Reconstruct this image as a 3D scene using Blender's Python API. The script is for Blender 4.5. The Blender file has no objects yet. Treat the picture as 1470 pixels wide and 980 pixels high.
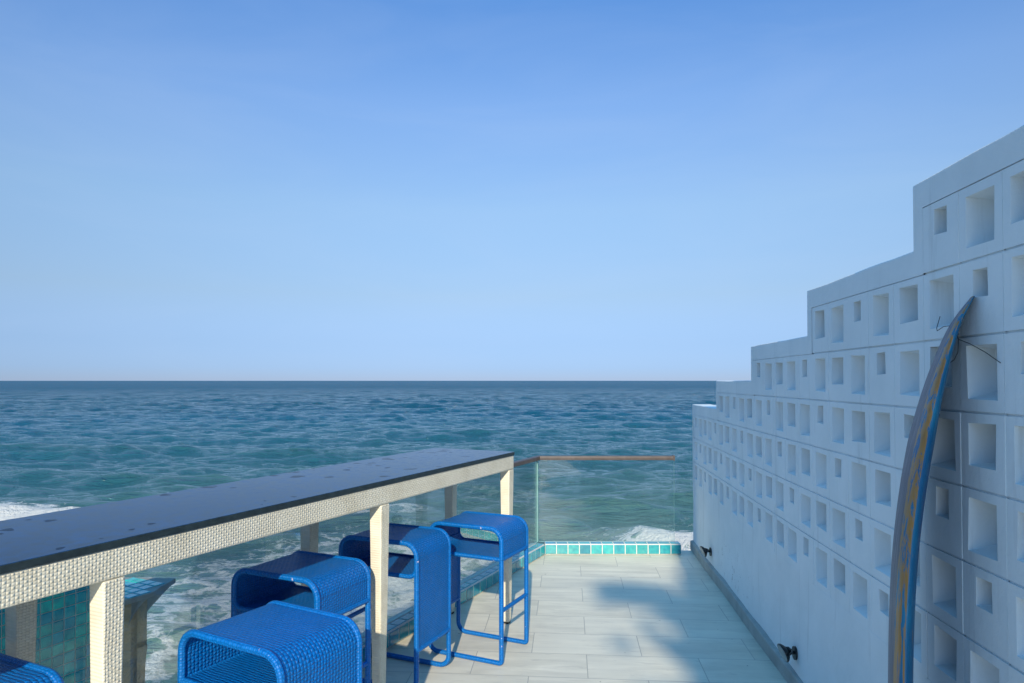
import bpy, bmesh, math, random
import numpy as np
from mathutils import Vector, Matrix
random.seed(7); np.random.seed(7)
R = math.radians
scene = bpy.context.scene
COL = scene.collection

# ------------------------------------------------------------------ tagging
def tag(o, label=None, cat=None, group=None, kind=None):
    if label: o['label'] = label
    if cat: o['category'] = cat
    if group: o['group'] = group
    if kind: o['kind'] = kind
    return o

def empty(name, loc=(0, 0, 0), rz=0.0):
    o = bpy.data.objects.new(name, None)
    COL.objects.link(o)
    o.empty_display_size = 0.1
    o.location = loc; o.rotation_euler = (0, 0, rz)
    return o

# ------------------------------------------------------------------ mesh builder with metre UVs
class MB:
    def __init__(s):
        s.v = []; s.f = []; s.uv = []; s.mi = []; s.col = []
    def face(s, pts, uv=None, m=0, col=(1, 1, 1)):
        b = len(s.v); s.v += [tuple(p) for p in pts]
        s.f.append(list(range(b, b + len(pts)))); s.uv.append(uv); s.mi.append(m); s.col.append(col)
    def box(s, x0, x1, y0, y1, z0, z1, m=0, taper=None, col=(1, 1, 1)):
        """taper=(bx,by): bottom shrink on every side"""
        tx, ty = taper or (0, 0)
        c = [(x0 + tx, y0 + ty, z0), (x1 - tx, y0 + ty, z0), (x1 - tx, y1 - ty, z0), (x0 + tx, y1 - ty, z0),
             (x0, y0, z1), (x1, y0, z1), (x1, y1, z1), (x0, y1, z1)]
        for q in ((3, 2, 1, 0), (4, 5, 6, 7), (0, 1, 5, 4), (1, 2, 6, 5), (2, 3, 7, 6), (3, 0, 4, 7)):
            s.face([c[i] for i in q], None, m, col)
    def tube(s, path, r, n=12, caps=True, m=0, rfun=None):
        pts = [Vector(p) for p in path]
        rings = []; L = 0; prev = None; up = None
        for i, p in enumerate(pts):
            if i == 0: d = pts[1] - p
            elif i == len(pts) - 1: d = p - pts[-2]
            else: d = (pts[i + 1] - p).normalized() + (p - pts[i - 1]).normalized()
            d.normalize()
            if up is None:
                up = Vector((0, 0, 1)) if abs(d.z) < .9 else Vector((1, 0, 0))
            up = (up - d * up.dot(d)).normalized()
            sd = d.cross(up)
            if prev is not None: L += (p - prev).length
            prev = p
            rr = rfun(i / (len(pts) - 1)) if rfun else r
            rings.append(([p + (up * math.cos(a) + sd * math.sin(a)) * rr for a in [2 * math.pi * k / n for k in range(n)]], L))
        for (a, la), (b, lb) in zip(rings, rings[1:]):
            for k in range(n):
                k2 = (k + 1) % n
                c = 2 * math.pi * r / n
                s.face([a[k], a[k2], b[k2], b[k]], [(la, k * c), (la, (k + 1) * c), (lb, (k + 1) * c), (lb, k * c)], m)
        if caps:
            s.face(list(reversed(rings[0][0])), None, m); s.face(rings[-1][0], None, m)
    def sheet(s, path, y0, y1, th, m=0, u0=0):
        """path: list of (y,z) extruded along x from y0 to y1, thickness th"""
        P = [Vector((0, p[0], p[1])) for p in path]
        N = []
        for i in range(len(P)):
            if i == 0: d = P[1] - P[0]
            elif i == len(P) - 1: d = P[-1] - P[-2]
            else: d = (P[i + 1] - P[i]).normalized() + (P[i] - P[i - 1]).normalized()
            d.normalize(); N.append(Vector((0, -d.z, d.y)))
        L = u0
        for i in range(len(P) - 1):
            a, b = P[i], P[i + 1]; l = (b - a).length
            for sg in (1, -1):
                o1 = N[i] * th / 2 * sg; o2 = N[i + 1] * th / 2 * sg
                q = [a + o1 + Vector((y0, 0, 0)), a + o1 + Vector((y1, 0, 0)), b + o2 + Vector((y1, 0, 0)), b + o2 + Vector((y0, 0, 0))]
                uv = [(L, y0), (L, y1), (L + l, y1), (L + l, y0)]
                if sg < 0: q.reverse(); uv.reverse()
                s.face(q, uv, m)
            L += l
        for i in (0, len(P) - 1):
            o = N[i] * th / 2
            s.face([P[i] + o + Vector((y0, 0, 0)), P[i] - o + Vector((y0, 0, 0)), P[i] - o + Vector((y1, 0, 0)), P[i] + o + Vector((y1, 0, 0))], None, m)
    def build(s, name, mats, parent=None, smooth=False, weld=True, angle=40):
        me = bpy.data.meshes.new(name)
        me.from_pydata(s.v, [], s.f); me.update()
        if not isinstance(mats, (list, tuple)): mats = [mats]
        for m in mats: me.materials.append(m)
        me.uv_layers.new(name='UVMap')
        me.color_attributes.new('tint', 'FLOAT_COLOR', 'CORNER')
        uvl = me.uv_layers['UVMap']; ca = me.color_attributes['tint']
        for pi, p in enumerate(me.polygons):
            p.material_index = s.mi[pi]; u = s.uv[pi]; n = p.normal
            ax = max(range(3), key=lambda k: abs(n[k]))
            for j, li in enumerate(p.loop_indices):
                if u: uvl.data[li].uv = u[j]
                else:
                    c = me.vertices[me.loops[li].vertex_index].co
                    uvl.data[li].uv = ((c.y, c.z) if ax == 0 else (c.x, c.z) if ax == 1 else (c.x, c.y))
                ca.data[li].color = (*s.col[pi], 1)
        bm = bmesh.new(); bm.from_mesh(me)
        if weld: bmesh.ops.remove_doubles(bm, verts=bm.verts, dist=1e-5)
        bmesh.ops.recalc_face_normals(bm, faces=bm.faces)
        bm.to_mesh(me); bm.free()
        if smooth:
            me.shade_smooth()
            try: me.set_sharp_from_angle(angle=R(angle))
            except Exception: pass
        o = bpy.data.objects.new(name, me); COL.objects.link(o)
        if parent is not None: o.parent = parent
        return o

def bevel(o, w=.003, seg=2, ang=35):
    m = o.modifiers.new('bevel', 'BEVEL'); m.width = w; m.segments = seg; m.limit_method = 'ANGLE'; m.angle_limit = R(ang)
    m.harden_normals = False
    o.data.shade_smooth()
    try: o.data.set_sharp_from_angle(angle=R(50))
    except Exception: pass
    return o

# ------------------------------------------------------------------ material helpers
class NT:
    def __init__(s, name):
        s.mat = bpy.data.materials.new(name); s.mat.use_nodes = True
        s.t = s.mat.node_tree; s.n = s.t.nodes; s.l = s.t.links
        s.bsdf = s.n['Principled BSDF']; s.out = s.n['Material Output']
    def new(s, ty, **k):
        nd = s.n.new(ty)
        for a, b in k.items(): setattr(nd, a, b)
        return nd
    def link(s, a, b): s.l.new(a, b)
    def val(s, x, sock):
        if isinstance(x, (int, float)): sock.default_value = x
        elif isinstance(x, (tuple, list)): sock.default_value = x if len(x) != 3 or len(sock.default_value) == 3 else (*x, 1)
        else: s.link(x, sock)
    def math(s, op, a, b=0.0, c=None, clamp=False):
        nd = s.new('ShaderNodeMath', operation=op, use_clamp=clamp)
        s.val(a, nd.inputs[0]); s.val(b, nd.inputs[1])
        if c is not None: s.val(c, nd.inputs[2])
        return nd.outputs[0]
    def mix(s, f, a, b, mode='MIX'):
        nd = s.new('ShaderNodeMix', data_type='RGBA', blend_type=mode)
        s.val(f, nd.inputs[0]); s.val(a, nd.inputs[6]); s.val(b, nd.inputs[7])
        return nd.outputs[2]
    def coord(s, which='Object', scale=(1, 1, 1), rot=(0, 0, 0), loc=(0, 0, 0)):
        tc = s.new('ShaderNodeTexCoord'); mp = s.new('ShaderNodeMapping')
        mp.inputs['Scale'].default_value = scale; mp.inputs['Rotation'].default_value = rot; mp.inputs['Location'].default_value = loc
        s.link(tc.outputs[which], mp.inputs[0]); return mp.outputs[0]
    def noise(s, v, scale=5, detail=4, rough=.55, dist=0, col=False):
        nd = s.new('ShaderNodeTexNoise')
        nd.inputs['Scale'].default_value = scale; nd.inputs['Detail'].default_value = detail
        nd.inputs['Roughness'].default_value = rough; nd.inputs['Distortion'].default_value = dist
        s.link(v, nd.inputs['Vector']); return nd.outputs['Color' if col else 'Fac']
    def ramp(s, f, stops):
        nd = s.new('ShaderNodeValToRGB'); e = nd.color_ramp.elements
        while len(e) < len(stops): e.new(.5)
        for i, (p, c) in enumerate(stops):
            e[i].position = p
            e[i].color = (c, c, c, 1) if isinstance(c, (int, float)) else (*c, 1)
        s.val(f, nd.inputs[0]); return nd.outputs[0]
    def maprange(s, v, a, b, c=0, d=1, smooth=False):
        nd = s.new('ShaderNodeMapRange'); nd.clamp = True
        if smooth: nd.interpolation_type = 'SMOOTHSTEP'
        s.val(v, nd.inputs[0])
        for i, x in enumerate((a, b, c, d)): s.val(x, nd.inputs[i + 1])
        return nd.outputs[0]
    def bump(s, h, strength=.5, dist=.01, normal=None):
        nd = s.new('ShaderNodeBump'); nd.inputs['Strength'].default_value = strength; nd.inputs['Distance'].default_value = dist
        s.link(h, nd.inputs['Height'])
        if normal is not None: s.link(normal, nd.inputs['Normal'])
        return nd.outputs[0]
    def set(s, **k):
        names = dict(color='Base Color', rough='Roughness', metal='Metallic', ior='IOR', spec='Specular IOR Level', normal='Normal', coat='Coat Weight', coatr='Coat Roughness', sss='Subsurface Weight')
        for a, b in k.items(): s.val(b, s.bsdf.inputs[names[a]])
        return s.mat

def mat_plain(name, color, rough=.5, metal=0, nscale=12, var=.15, bump=.1):
    t = NT(name); v = t.coord(); n = t.noise(v, nscale, 5)
    c = t.mix(t.maprange(n, .3, .7), tuple(x * (1 - var) for x in color), tuple(min(1, x * (1 + var)) for x in color))
    return t.set(color=c, rough=t.maprange(n, .2, .8, rough * .85, min(1, rough * 1.15)), metal=metal, normal=t.bump(n, bump, .004))

def mat_weave(name, base, alt, pu, pv, rough=.4, depth=.0025, strength=1.0, dirt=(.3, .26, .18), dirt_amt=.3, gloss_var=.15):
    """plain weave of flat resin strips, UV in metres"""
    t = NT(name)
    tc = t.new('ShaderNodeTexCoord'); sp = t.new('ShaderNodeSeparateXYZ'); t.link(tc.outputs['UV'], sp.inputs[0])
    wob = t.noise(tc.outputs['Object'], 14, 2)
    wj = t.math('MULTIPLY', t.math('SUBTRACT', wob, .5), .9)
    u = t.math('ADD', t.math('DIVIDE', sp.outputs[0], pu), wj); v = t.math('ADD', t.math('DIVIDE', sp.outputs[1], pv), wj)
    chk = t.math('MODULO', t.math('ABSOLUTE', t.math('ADD', t.math('FLOOR', u), t.math('FLOOR', v))), 2)
    fu = t.math('FRACT', t.math('ADD', u, 1000)); fv = t.math('FRACT', t.math('ADD', v, 1000))
    su = t.math('SINE', t.math('MULTIPLY', fu, math.pi)); sv = t.math('SINE', t.math('MULTIPLY', fv, math.pi))
    a = t.math('MULTIPLY', t.math('POWER', sv, .55), t.math('ADD', .15, t.math('MULTIPLY', su, .85)))
    b = t.math('MULTIPLY', t.math('POWER', su, .55), t.math('MULTIPLY', sv, .45))
    h = t.math('ADD', t.math('MULTIPLY', a, chk), t.math('MULTIPLY', b, t.math('SUBTRACT', 1, chk)))
    n = t.noise(tc.outputs['Object'], 6, 5, .6)
    wn = t.new('ShaderNodeTexWhiteNoise', noise_dimensions='2D')
    cb = t.new('ShaderNodeCombineXYZ'); t.link(t.math('FLOOR', u), cb.inputs[0]); t.link(t.math('FLOOR', v), cb.inputs[1]); t.link(cb.outputs[0], wn.inputs['Vector'])
    col = t.mix(wn.outputs['Value'], base, alt)
    gap = t.maprange(h, .0, .35, .35 if base[0] < .1 else .6, 1)
    # patchy grime, then crevice shade painted into the gaps between strands
    col = t.mix(t.math('MULTIPLY', t.maprange(n, .45, .75), dirt_amt), col, dirt)
    col = t.mix(t.math('SUBTRACT', 1, gap), col, tuple(x * .45 for x in base))
    if depth < .0025:      # rubbed-through spots on the edge wrapping
        sc = t.noise(tc.outputs['Object'], 42, 3, .6); zn = t.noise(tc.outputs['Object'], 5, 2)
        col = t.mix(t.math('MULTIPLY', t.maprange(sc, .70, .72), t.maprange(zn, .50, .56)), col, (.55, .50, .62))
    return t.set(color=col, rough=t.maprange(t.math('ADD', n, t.math('MULTIPLY', wn.outputs['Value'], .3)), .3, 1.0, rough - gloss_var, rough + gloss_var), spec=.28 if base[0] < .1 else .4, normal=t.bump(h, strength, depth))

M = {}
M['blue_weave'] = mat_weave('blue resin wicker', (.0, .128, .46), (.0, .160, .55), .0105, .0130, .40, .0042, 1.0, (.006, .12, .34), .5)
M['blue_tube'] = mat_weave('blue resin wrap', (.0, .128, .46), (.002, .165, .56), .009, .013, .36, .0024, .8, (.006, .12, .34), .5)
M['cream_weave'] = mat_weave('cream resin wicker', (.72, .665, .52), (.80, .75, .61), .0102, .0086, .5, .0028, .85, (.42, .36, .24), .45)

def mat_cream_side():
    t = NT('cream resin side'); tc = t.new('ShaderNodeTexCoord')
    sp = t.new('ShaderNodeSeparateXYZ'); t.link(tc.outputs['UV'], sp.inputs[0])
    w = t.math('SINE', t.math('MULTIPLY', sp.outputs[1], 2 * math.pi / .0105))
    n = t.noise(tc.outputs['Object'], 9, 5)
    c = t.mix(t.math('MULTIPLY', t.maprange(n, .45, .8), .5), (.78, .73, .59), (.50, .43, .30))
    return t.set(color=c, rough=.5, normal=t.bump(w, .35, .0015))
M['cream_side'] = mat_cream_side()

def mat_tabletop():
    t = NT('dark polished stone'); v = t.coord()
    big = t.noise(v, 1.6, 4, .6); fine = t.noise(v, 30, 6, .7)
    vo = t.new('ShaderNodeTexVoronoi'); vo.inputs['Scale'].default_value = 13; vo.inputs['Randomness'].default_value = 1
    dv = t.new('ShaderNodeVectorMath', operation='ADD'); t.link(v, dv.inputs[0])
    sc = t.new('ShaderNodeVectorMath', operation='SCALE'); t.link(t.noise(v, 8, 3, col=True), sc.inputs[0]); sc.inputs['Scale'].default_value = .12; t.link(sc.outputs[0], dv.inputs[1])
    t.link(dv.outputs[0], vo.inputs['Vector'])
    wn = t.new('ShaderNodeTexWhiteNoise', noise_dimensions='3D'); t.link(vo.outputs['Position'], wn.inputs['Vector'])
    rad = t.math('MULTIPLY', t.maprange(wn.outputs['Value'], .45, 1, .05, .5), t.maprange(big, .40, .50))
    spot = t.math('LESS_THAN', vo.outputs['Distance'], rad)
    patch = t.maprange(big, .42, .6)
    dust = t.math('MULTIPLY', t.maprange(fine, .35, .7), t.maprange(big, .3, .7, .55, 1.0))
    dust = t.math('MULTIPLY', dust, t.math('SUBTRACT', 1, t.math('MULTIPLY', spot, .85)))
    c = t.mix(dust, (.001, .014, .045), (.004, .068, .215))
    r = t.math('ADD', t.maprange(fine, .3, .7, .08, .22), t.math('MULTIPLY', spot, -.04))
    return t.set(color=c, rough=r, spec=t.math('SUBTRACT', .30, t.math('MULTIPLY', spot, .25)), ior=1.22, normal=t.bump(t.math('ADD', fine, t.math('MULTIPLY', big, 2)), .06, .002))
M['stone_top'] = mat_tabletop()
M['stone_edge'] = mat_plain('dark stone edge', (.018, .030, .034), .45, 0, 30, .3)

def mat_wall():
    t = NT('white masonry paint'); v = t.coord()
    n = t.noise(v, 5, 6, .6); f = t.noise(v, 45, 4, .6); b = t.noise(v, 1.3, 4, .6)
    c = t.mix(t.maprange(n, .3, .7), (.70, .77, .79), (.78, .84, .86))
    c = t.mix(t.math('MULTIPLY', t.maprange(b, .5, .75), .35), c, (.60, .65, .67))
    # rain streaks below joints
    vs = t.coord(scale=(16, 16, 1.2)); st = t.noise(vs, 1.0, 5, .65)
    c = t.mix(t.math('MULTIPLY', t.maprange(st, .58, .76), .55), c, (.48, .52, .53))
    # flaked paint and scuffs low on the wall
    sp = t.new('ShaderNodeSeparateXYZ'); t.link(v, sp.inputs[0])
    low = t.math('MULTIPLY', t.maprange(sp.outputs[2], .28, .42, 1, 0), t.maprange(sp.outputs[2], .10, .16))
    fl = t.noise(t.coord(scale=(1, 1, .5)), 26, 6, .75, 1.0)
    reg = t.math('MULTIPLY', t.maprange(sp.outputs[1], 4.0, 4.2), t.maprange(sp.outputs[1], 5.0, 5.2, 1, 0))
    c = t.mix(t.math('MULTIPLY', t.math('MULTIPLY', low, reg), t.maprange(fl, .62, .635)), c, (.10, .10, .10))
    h = t.math('ADD', t.math('MULTIPLY', n, 1.0), t.math('MULTIPLY', f, .35))
    return t.set(color=c, rough=.62, normal=t.bump(h, .55, .008))
M['wall'] = mat_wall()
M['plinth'] = mat_plain('grey cement skirting', (.34, .36, .34), .8, 0, 9, .18, .4)

def mat_deck():
    t = NT('marble look porcelain tile'); tc = t.new('ShaderNodeTexCoord')
    mp = t.new('ShaderNodeMapping'); mp.vector_type = 'POINT'
    mp.inputs['Rotation'].default_value = (0, 0, math.atan(.0816)); mp.inputs['Location'].default_value = (.20, .115, 0)
    t.link(tc.outputs['Object'], mp.inputs[0]); v = mp.outputs[0]
    br = t.new('ShaderNodeTexBrick'); br.offset = .5
    br.inputs['Scale'].default_value = 1; br.inputs['Mortar Size'].default_value = .0022; br.inputs['Mortar Smooth'].default_value = .2
    br.inputs['Brick Width'].default_value = .6; br.inputs['Row Height'].default_value = .3; br.inputs['Bias'].default_value = 0
    br.inputs['Color1'].default_value = (0, 0, 0, 1); br.inputs['Color2'].default_value = (1, 1, 1, 1); br.inputs['Mortar'].default_value = (.5, .5, .5, 1)
    t.link(v, br.inputs['Vector'])
    tone = br.outputs['Color']
    # veins run along each tile and differ from tile to tile
    off = t.new('ShaderNodeVectorMath', operation='SCALE'); t.link(tone, off.inputs[0]); off.inputs['Scale'].default_value = 37.0
    ad = t.new('ShaderNodeVectorMath', operation='ADD'); t.link(v, ad.inputs[0]); t.link(off.outputs[0], ad.inputs[1])
    m2 = t.new('ShaderNodeMapping'); m2.inputs['Scale'].default_value = (1.2, 7, 1); m2.inputs['Rotation'].default_value = (0, 0, .06); t.link(ad.outputs[0], m2.inputs[0])
    vein = t.noise(m2.outputs[0], 1.6, 7, .62, .6); soft = t.noise(v, 2.2, 3)
    c = t.mix(t.maprange(vein, .30, .72), (.55, .51, .40), (.82, .77, .63))
    c = t.mix(t.math('MULTIPLY', tone, .5), c, (.77, .73, .60))
    c = t.mix(t.math('MULTIPLY', t.maprange(t.noise(m2.outputs[0], 4, 6, .6, 1.5), .56, .68), .35), c, (.44, .40, .33))
    c = t.mix(t.math('MULTIPLY', t.maprange(soft, .45, .75), .22), c, (.42, .41, .38))
    speck = t.maprange(t.noise(v, 24, 2, .5), .76, .78)
    c = t.mix(t.math('MULTIPLY', speck, .8), c, (.12, .11, .09))
    c = t.mix(br.outputs['Fac'], c, (.40, .38, .33))
    h = t.math('SUBTRACT', t.math('MULTIPLY', vein, .12), br.outputs['Fac'])
    return t.set(color=c, rough=t.maprange(vein, .3, .7, .36, .55), normal=t.bump(h, .5, .0025))
M['deck'] = mat_deck()
M['concrete'] = mat_plain('cast concrete', (.32, .32, .30), .85, 0, 6, .25, .4)

def mat_tile():
    t = NT('glazed turquoise tile'); v = t.coord()
    at = t.new('ShaderNodeAttribute'); at.attribute_name = 'tint'
    n = t.noise(v, 26, 3); f = t.noise(v, 160, 3, .7)
    c = t.mix(t.maprange(n, .35, .65, 0, .45), at.outputs['Color'], (.010, .13, .24))
    c = t.mix(t.maprange(t.noise(v, 15, 2), .50, .72, 0, .4), c, (.11, .46, .42))
    return t.set(color=c, rough=.16, coat=.5, coatr=.05, normal=t.bump(t.math('ADD', n, t.math('MULTIPLY', f, .2)), .25, .004))
M['tile'] = mat_tile()
M['grout'] = mat_plain('pale grout', (.62, .63, .60), .85, 0, 40, .12, .2)

def mat_glass():
    t = NT('clear safety glass'); v = t.coord()
    fr = t.new('ShaderNodeFresnel'); fr.inputs['IOR'].default_value = 1.5
    tr = t.new('ShaderNodeBsdfTransparent'); tr.inputs[0].default_value = (.965, .995, .99, 1)
    gl = t.new('ShaderNodeBsdfGlossy'); gl.inputs['Roughness'].default_value = .0
    df = t.new('ShaderNodeBsdfTranslucent'); df.inputs[0].default_value = (.75, .9, .9, 1)
    d2 = t.new('ShaderNodeBsdfDiffuse'); d2.inputs[0].default_value = (.7, .88, .88, 1)
    n = t.noise(v, 2.2, 5, .6); sp = t.new('ShaderNodeSeparateXYZ'); t.link(v, sp.inputs[0])
    lowm = t.maprange(sp.outputs[2], .1, .55, .035, .0)
    haze = t.math('ADD', t.math('MULTIPLY', t.maprange(n, .35, .75, .2, 1), .016), t.math('MULTIPLY', lowm, t.maprange(n, .3, .7)))
    m0 = t.new('ShaderNodeMixShader'); m0.inputs[0].default_value = .5; t.link(df.outputs[0], m0.inputs[1]); t.link(d2.outputs[0], m0.inputs[2])
    m1 = t.new('ShaderNodeMixShader'); t.link(haze, m1.inputs[0]); t.link(tr.outputs[0], m1.inputs[1]); t.link(m0.outputs[0], m1.inputs[2])
    m2 = t.new('ShaderNodeMixShader'); t.link(t.math('MULTIPLY', fr.outputs[0], .5), m2.inputs[0]); t.link(m1.outputs[0], m2.inputs[1]); t.link(gl.outputs[0], m2.inputs[2])
    t.link(m2.outputs[0], t.out.inputs[0]); return t.mat
M['glass'] = mat_glass()
M['glass_edge'] = mat_plain('ground glass edge', (.36, .62, .57), .3, 0, 30, .1)

def mat_rail():
    t = NT('weathered brown handrail'); v = t.coord(scale=(1, 1, 1))
    n = t.noise(v, 18, 5, .6)
    c = t.mix(t.maprange(n, .3, .7), (.060, .048, .046), (.105, .084, .078))
    return t.set(color=c, rough=.42, normal=t.bump(n, .2, .003))
M['rail'] = mat_rail()

def mat_stonework():
    t = NT('rough brown stone'); v = t.coord()
    n = t.noise(v, 7, 6, .65, 1.2); f = t.noise(v, 30, 5, .7)
    c = t.ramp(n, [(.25, (.14, .12, .08)), (.45, (.42, .34, .22)), (.58, (.58, .40, .20)), (.75, (.52, .50, .42))])
    return t.set(color=c, rough=.8, normal=t.bump(t.math('ADD', n, t.math('MULTIPLY', f, .3)), 1.0, .03))
M['stonework'] = mat_stonework()
M['metal_black'] = mat_plain('black painted metal', (.015, .015, .016), .35, 0, 30, .3)
M['lens'] = mat_plain('lamp lens', (.30, .31, .30), .12, 0, 10, .2)
M['wire'] = mat_plain('dark wire', (.03, .04, .05), .5)

def mat_board():
    t = NT('worn painted wood'); tc = t.new('ShaderNodeTexCoord'); v = tc.outputs['Object']
    at = t.new('ShaderNodeAttribute'); at.attribute_name = 'tint'
    mp = t.new('ShaderNodeMapping'); mp.inputs['Scale'].default_value = (70, 46, 3.2); t.link(v, mp.inputs[0])
    n = t.noise(mp.outputs[0], 1.0, 8, .72, 0)
    sp = t.new('ShaderNodeSeparateColor'); t.link(at.outputs['Color'], sp.inputs[0])
    # tint.r = flat painted face on the room side, tint.g = rounded rail, tint.b = other face
    mp3 = t.new('ShaderNodeMapping'); mp3.inputs['Scale'].default_value = (5, 5, 1.6); t.link(v, mp3.inputs[0])
    blue = t.mix(t.maprange(t.noise(mp3.outputs[0], 2.5, 4), .35, .65), (.0, .085, .23), (.002, .19, .34))
    orange = t.mix(t.maprange(n, .3, .7), (.26, .13, .03), (.46, .25, .065))
    worn = t.maprange(n, .50, .55)
    rail = t.mix(worn, orange, blue)
    face = t.mix(t.maprange(n, .62, .68), (.105, .085, .120), (.05, .05, .075))
    back = t.mix(t.maprange(n, .60, .64), blue, orange)
    c = t.mix(sp.outputs[0], back, face); c = t.mix(sp.outputs[1], c, rail)
    return t.set(color=c, rough=t.maprange(n, .3, .7, .30, .55), normal=t.bump(n, .3, .004), coat=.08)
M['board'] = mat_board()

def mat_leaf():
    t = NT('green leaf'); v = t.coord(); n = t.noise(v, 3, 3)
    return t.set(color=t.mix(t.maprange(n, .3, .7), (.035, .085, .02), (.07, .13, .035)), rough=.5)
M['leaf'] = mat_leaf()
M['bark'] = mat_plain('palm bark', (.16, .13, .10), .85, 0, 14, .3, .8)
M['ground'] = mat_plain('sandy ground', (.34, .30, .22), .9, 0, 3, .2, .5)

# ------------------------------------------------------------------ frames of reference (metres, camera stands at x=0,y=0)
P0 = Vector((.013, 4.27, 0)); TA = math.atan2(.9034, .4287)
Tv = Vector((.4287, .9034, 0)); Nv = Vector((-.9034, .4287, 0))
def tn(s, n, z=0): return P0 + Tv * s + Nv * n + Vector((0, 0, z))
WS = .0816           # wall runs along (WS,1)
SEA = -1.60

# ------------------------------------------------------------------ deck
def prism(poly, z0, z1):
    mb = MB(); n = len(poly)
    mb.face([(x, y, z1) for x, y in poly]); mb.face([(x, y, z0) for x, y in reversed(poly)])
    for i in range(n):
        a, b = poly[i], poly[(i + 1) % n]
        mb.face([(a[0], a[1], z0), (b[0], b[1], z0), (b[0], b[1], z1), (a[0], a[1], z1)])
    return mb
p_far = tn(1.72, .60); p_near = tn(-9.0, .60)
YE = 6.035
corner = tn((YE - (P0.y + Nv.y * .60)) / Tv.y, .60)
poly = [(-9, -9), (4.2, -9), (4.2, -3.2), (1.30 + WS * -3, -3.2), (1.40 + WS * YE, YE + .02), (corner.x, YE), (p_near.x, p_near.y)]
poly = [(3.4, -9), (1.40 + WS * 6.0, YE + .02), (corner.x, YE + .02), (p_near.x, p_near.y), (p_near.x, -9)]
deck = prism(poly, -.22, 0).build('deck', [M['deck']]); tag(deck, kind='structure')
inner = [(3.3, -9), (1.34 + WS * 6, YE - .12), (corner.x + .05, YE - .12), (tn(-9, .5).x, tn(-9, .5).y), (tn(-9, .5).x, -9)]
sw = prism(inner, SEA - 1.2, -.222).build('seawall', [M['concrete']]); tag(sw, kind='structure')

g = prism([(-60, -60), (60, -60), (60, -9.05), (-60, -9.05)], -1.4, -.25).build('ground', [M['ground']]); tag(g, kind='structure')

# ------------------------------------------------------------------ breeze block wall
CW = 1.11
def wp(y, x, z):     # y = distance along the view, x = depth into the wall, z = height
    return (CW + WS * y + x, y - WS * x, z)
PY, PZ = .195, .209
J0 = 2.125           # joint of nearest visible tier end
ZT = 2.04            # its top joint
ZB = ZT - 7 * PZ     # lowest joint .577
TH = .16
wall = empty('breeze_block_wall', (CW, 0, 0))
tag(wall, 'long white painted wall of pierced square blocks, its top stepping down towards the sea', 'wall')
rw = random.Random(3)
mb = MB()
def q(*pts): mb.face([wp(*p) for p in pts])
def tier_of(k):      # column k covers y in [J0 + k*PY, J0+(k+1)*PY]; k>=0 is beyond the first step
    return math.floor(k / 5)
K0, K1 = -15, 20
for k in range(K0, K1):
    ya, yb = J0 + k * PY, J0 + (k + 1) * PY
    tr = tier_of(k); rows_top = -(tr + 1)     # row index of topmost row (0 = first row under ZT)
    r0 = tr + 1
    for r in range(r0, 7):
        za, zb = ZT - (r + 1) * PZ, ZT - r * PZ
        typ = (k - (-r)) % 4                  # small opening marches one block per course
        typ = (-k - 1 - r) % 4
        if typ == 0: w, h = .068, .078
        elif typ == 2: w, h = .118, .118
        else: w, h = .127, .147
        cy = (ya + yb) / 2 + rw.uniform(-.004, .004); cz = zb - .026 - h / 2 + rw.uniform(-.003, .003)   # all openings hang from one line
        w += rw.uniform(-.004, .004); h += rw.uniform(-.004, .004)
        d = .072 if typ in (1, 3) else .095; sh = .86 if typ in (1, 3) else .95
        g1, g2 = .0018, .0034                  # half joint widths (vertical, horizontal)
        oy0, oy1, oz0, oz1 = ya + g1, yb - g1, za + g2, zb - g2
        j = lambda: rw.uniform(-.0035, .0035)
        H = [(cy - w / 2 + j(), cz - h / 2 + j()), (cy + w / 2 + j(), cz - h / 2 + j()), (cy + w / 2 + j(), cz + h / 2 + j()), (cy - w / 2 + j(), cz + h / 2 + j())]
        pr = rw.uniform(-.0012, .0012)
        O = [(oy0, oz0), (oy1, oz0), (oy1, oz1), (oy0, oz1)]
        B = [(cy + (a - cy) * sh, cz + (b - cz) * (sh if b > cz else sh - .14)) for a, b in H]
        C = [(ya, za), (yb, za), (yb, zb), (ya, zb)]
        for i in range(4):
            i2 = (i + 1) % 4
            q((O[i][0], pr, O[i][1]), (O[i2][0], pr, O[i2][1]), (H[i2][0], 0, H[i2][1]), (H[i][0], 0, H[i][1]))
            q((H[i][0], 0, H[i][1]), (H[i2][0], 0, H[i2][1]), (B[i2][0], d, B[i2][1]), (B[i][0], d, B[i][1]))
            gd = (.0 if r == 6 and i == 0 else .0025 if r == r0 and i == 2 else .006) if i % 2 == 0 else .0018
            q((O[i][0], gd, O[i][1]), (O[i2][0], gd, O[i2][1]), (O[i2][0], pr, O[i2][1]), (O[i][0], pr, O[i][1]))
            q((C[i][0], gd, C[i][1]), (C[i2][0], gd, C[i2][1]), (O[i2][0], gd, O[i2][1]), (O[i][0], gd, O[i][1]))
        q(*[(a, d, b) for a, b in B])
blocks = mb.build('pierced_blocks', [M['wall']], wall, weld=True)
blocks.location = (-CW, 0, 0)
bevel(blocks, .0035, 2, 50)
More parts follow.
